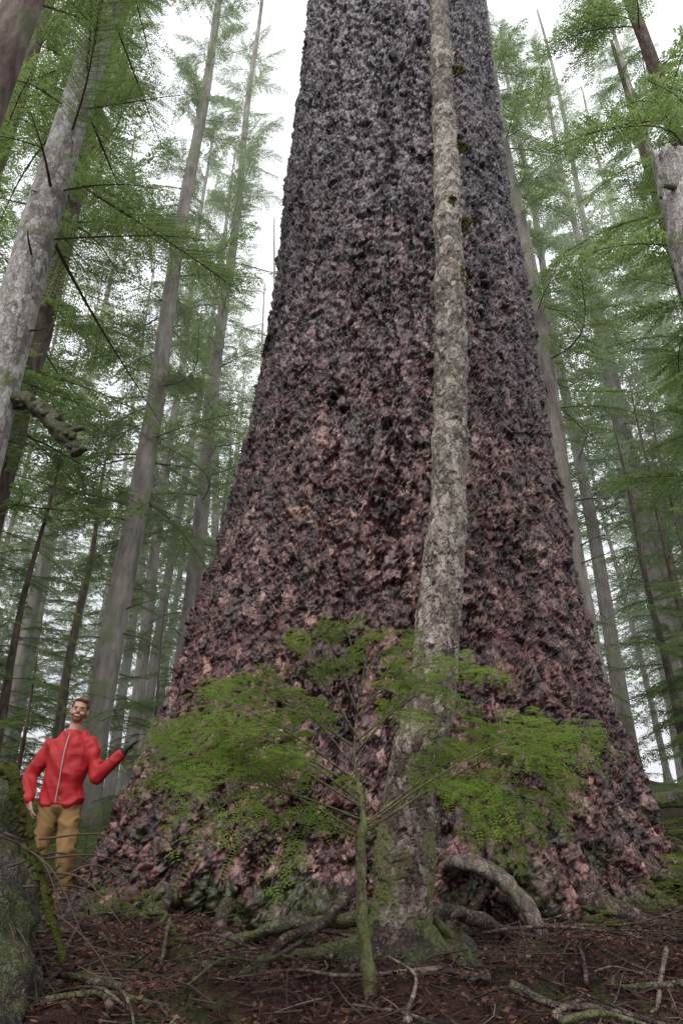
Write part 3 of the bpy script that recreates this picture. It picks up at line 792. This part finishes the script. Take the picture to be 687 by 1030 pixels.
def pickh(c):
    if 1.56<c.z<1.637 and c.y<.0 and not(abs(c.x)<.024 and 1.614<c.z<1.634 and c.y<-.07): return 1
    if abs(c.x)<.03 and 1.634<=c.z<1.643 and -.1<c.y<-.08: return 1
    return 0
blob('face',pr,.0045,2,[M_skin,M_beard],hd,pickh)
pr=[((0,.03,1.735),(.080,.090,.070)),((0,.05,1.69),(.076,.07,.08)),((0,-.045,1.778),(.052,.04,.022)),((.03,-.05,1.772),(.035,.033,.02)),((-.062,-.005,1.73),(.020,.05,.036)),((.062,-.005,1.73),(.020,.05,.036))]
for k in range(30):
    a=rng.uniform(0,6.28); pr.append(((.055*math.cos(a),.02+.065*math.sin(a),1.782+rng.uniform(-.02,.01)),(.016,.018,.012)))
blob('hair',pr,.006,1,[M_hair],hd)
mb=MB()
def qs(c,r,m):
    th=np.linspace(0,2*np.pi,12,endpoint=False); ph=np.linspace(.05,np.pi-.05,8)
    V=np.array([[math.sin(p)*math.cos(t),math.sin(p)*math.sin(t),math.cos(p)] for p in ph for t in th])*np.asarray(r)+np.asarray(c)
    F=[[i*12+j,(i+1)*12+j,(i+1)*12+(j+1)%12,i*12+(j+1)%12] for i in range(7) for j in range(12)]
    mb.add(V,F,m)
for s in (-1,1):
    qs((s*.031,-.0835,ey),(.013,.006,.0055),0); qs((s*.031,-.0885,ey),(.0055,.003,.0050),1)
    qs((s*.032,-.0875,ey+.018),(.018,.005,.004),2)
    qs((s*.031,-.0865,ey+.0065),(.015,.005,.0025),2)
qs((0,-.0945,1.6235),(.023,.004,.0055),0); qs((0,-.0945,1.6305),(.026,.004,.0028),3); qs((0,-.0945,1.6165),(.022,.005,.0035),3)
obj('eyes_brows_mouth',mb.mesh('facial',[M_white,M_black,M_hair,M_lip]),hd)
hd.matrix_local=Matrix.Translation((0,.02,1.55))@Matrix.Rotation(R_(14),4,'Z')@Matrix.Rotation(R_(-4),4,'X')@Matrix.Rotation(R_(5),4,'Y')@Matrix.Translation((0,-.02,-1.55))
def hand(name,wrist,fwd,palmn,mat,curl=.2,sgn=1):
    w=np.array(wrist,float); f=nrm(np.array(fwd,float)); pn=np.array(palmn,float); pn=nrm(pn-f*pn.dot(f)); sd=np.cross(f,pn)*sgn
    pr=chain([w-f*.02,w+f*.02],[.027,.028])
    for a in (-.028,-.01,.01,.028):
        pr+=chain([w+f*.02+sd*a*.7,w+f*.085+sd*a],[.017,.0145])
    for a,L,sp in ((-.033,.062,-.18),(-.011,.075,-.05),(.011,.082,.05),(.032,.074,.16)):
        b=w+f*.088+sd*a; d=nrm(f+sd*sp+pn*curl*.3); m_=b+d*L*.5; d2=nrm(d+pn*curl); e=m_+d2*L*.5
        pr+=chain([b,m_,e],[.0098,.009,.0078])
    tb=w+f*.03+sd*.03; tm=tb+nrm(sd*.8+f*.7)*.042; te=tm+nrm(sd*.35+f+pn*curl)*.032
    pr+=chain([tb,tm,te],[.016,.012,.0095])
    return blob(name,pr,.0042,2,[mat],man)
hand('hand_on_trunk',(.512,-.08,1.297),(.72,.05,.66),(1,.25,-.7),M_black,.15,1)
hand('hand_at_hip',(-.250,-.13,.885),(.30,-.05,-.9),(.6,.8,0),M_skin,.5,-1)
pr=chain([(.485,-.08,1.27),(.510,-.08,1.295)],[.046,.042]); blob('glove_cuff',pr,.008,1,[M_black],man)

# ------------------------------------------------------------------ light, sky, camera
w=bpy.data.worlds.new("World"); scene.world=w; w.use_nodes=True
nt=w.node_tree; nt.nodes.clear()
el,rot=R_(58),R_(200)
sky=nt.nodes.new('ShaderNodeTexSky'); sky.sky_type='NISHITA'; sky.sun_disc=False
sky.sun_elevation=el; sky.sun_rotation=rot; sky.dust_density=3; sky.ozone_density=.6
mx=nt.nodes.new('ShaderNodeMixRGB'); mx.inputs['Fac'].default_value=.8; mx.inputs['Color2'].default_value=(11.8,12.1,12.3,1)  # cloud layer
bg=nt.nodes.new('ShaderNodeBackground'); bg.inputs['Strength'].default_value=.15
wo=nt.nodes.new('ShaderNodeOutputWorld')
nt.links.new(sky.outputs[0],mx.inputs['Color1']); nt.links.new(mx.outputs[0],bg.inputs['Color']); nt.links.new(bg.outputs[0],wo.inputs[0])
sl=bpy.data.lights.new('sun','SUN'); sl.energy=1.5; sl.angle=R_(20); sl.color=(1,.97,.92)
so=bpy.data.objects.new('sun',sl); scene.collection.objects.link(so)
sd=Vector((math.sin(rot)*math.cos(el),math.cos(rot)*math.cos(el),math.sin(el)))
so.rotation_euler=sd.to_track_quat('Z','Y').to_euler(); so.location=sd*30
cam=bpy.data.cameras.new('camera'); co=bpy.data.objects.new('camera',cam); scene.collection.objects.link(co)
cam.sensor_fit='VERTICAL'; cam.sensor_height=36; cam.sensor_width=24; cam.lens=24; cam.clip_end=2000; cam.clip_start=.05
co.location=(0,0,0); co.rotation_euler=(R_(90+27),0,0)
scene.camera=co
scene.view_settings.view_transform='Standard'; scene.view_settings.look='None'; scene.view_settings.exposure=0
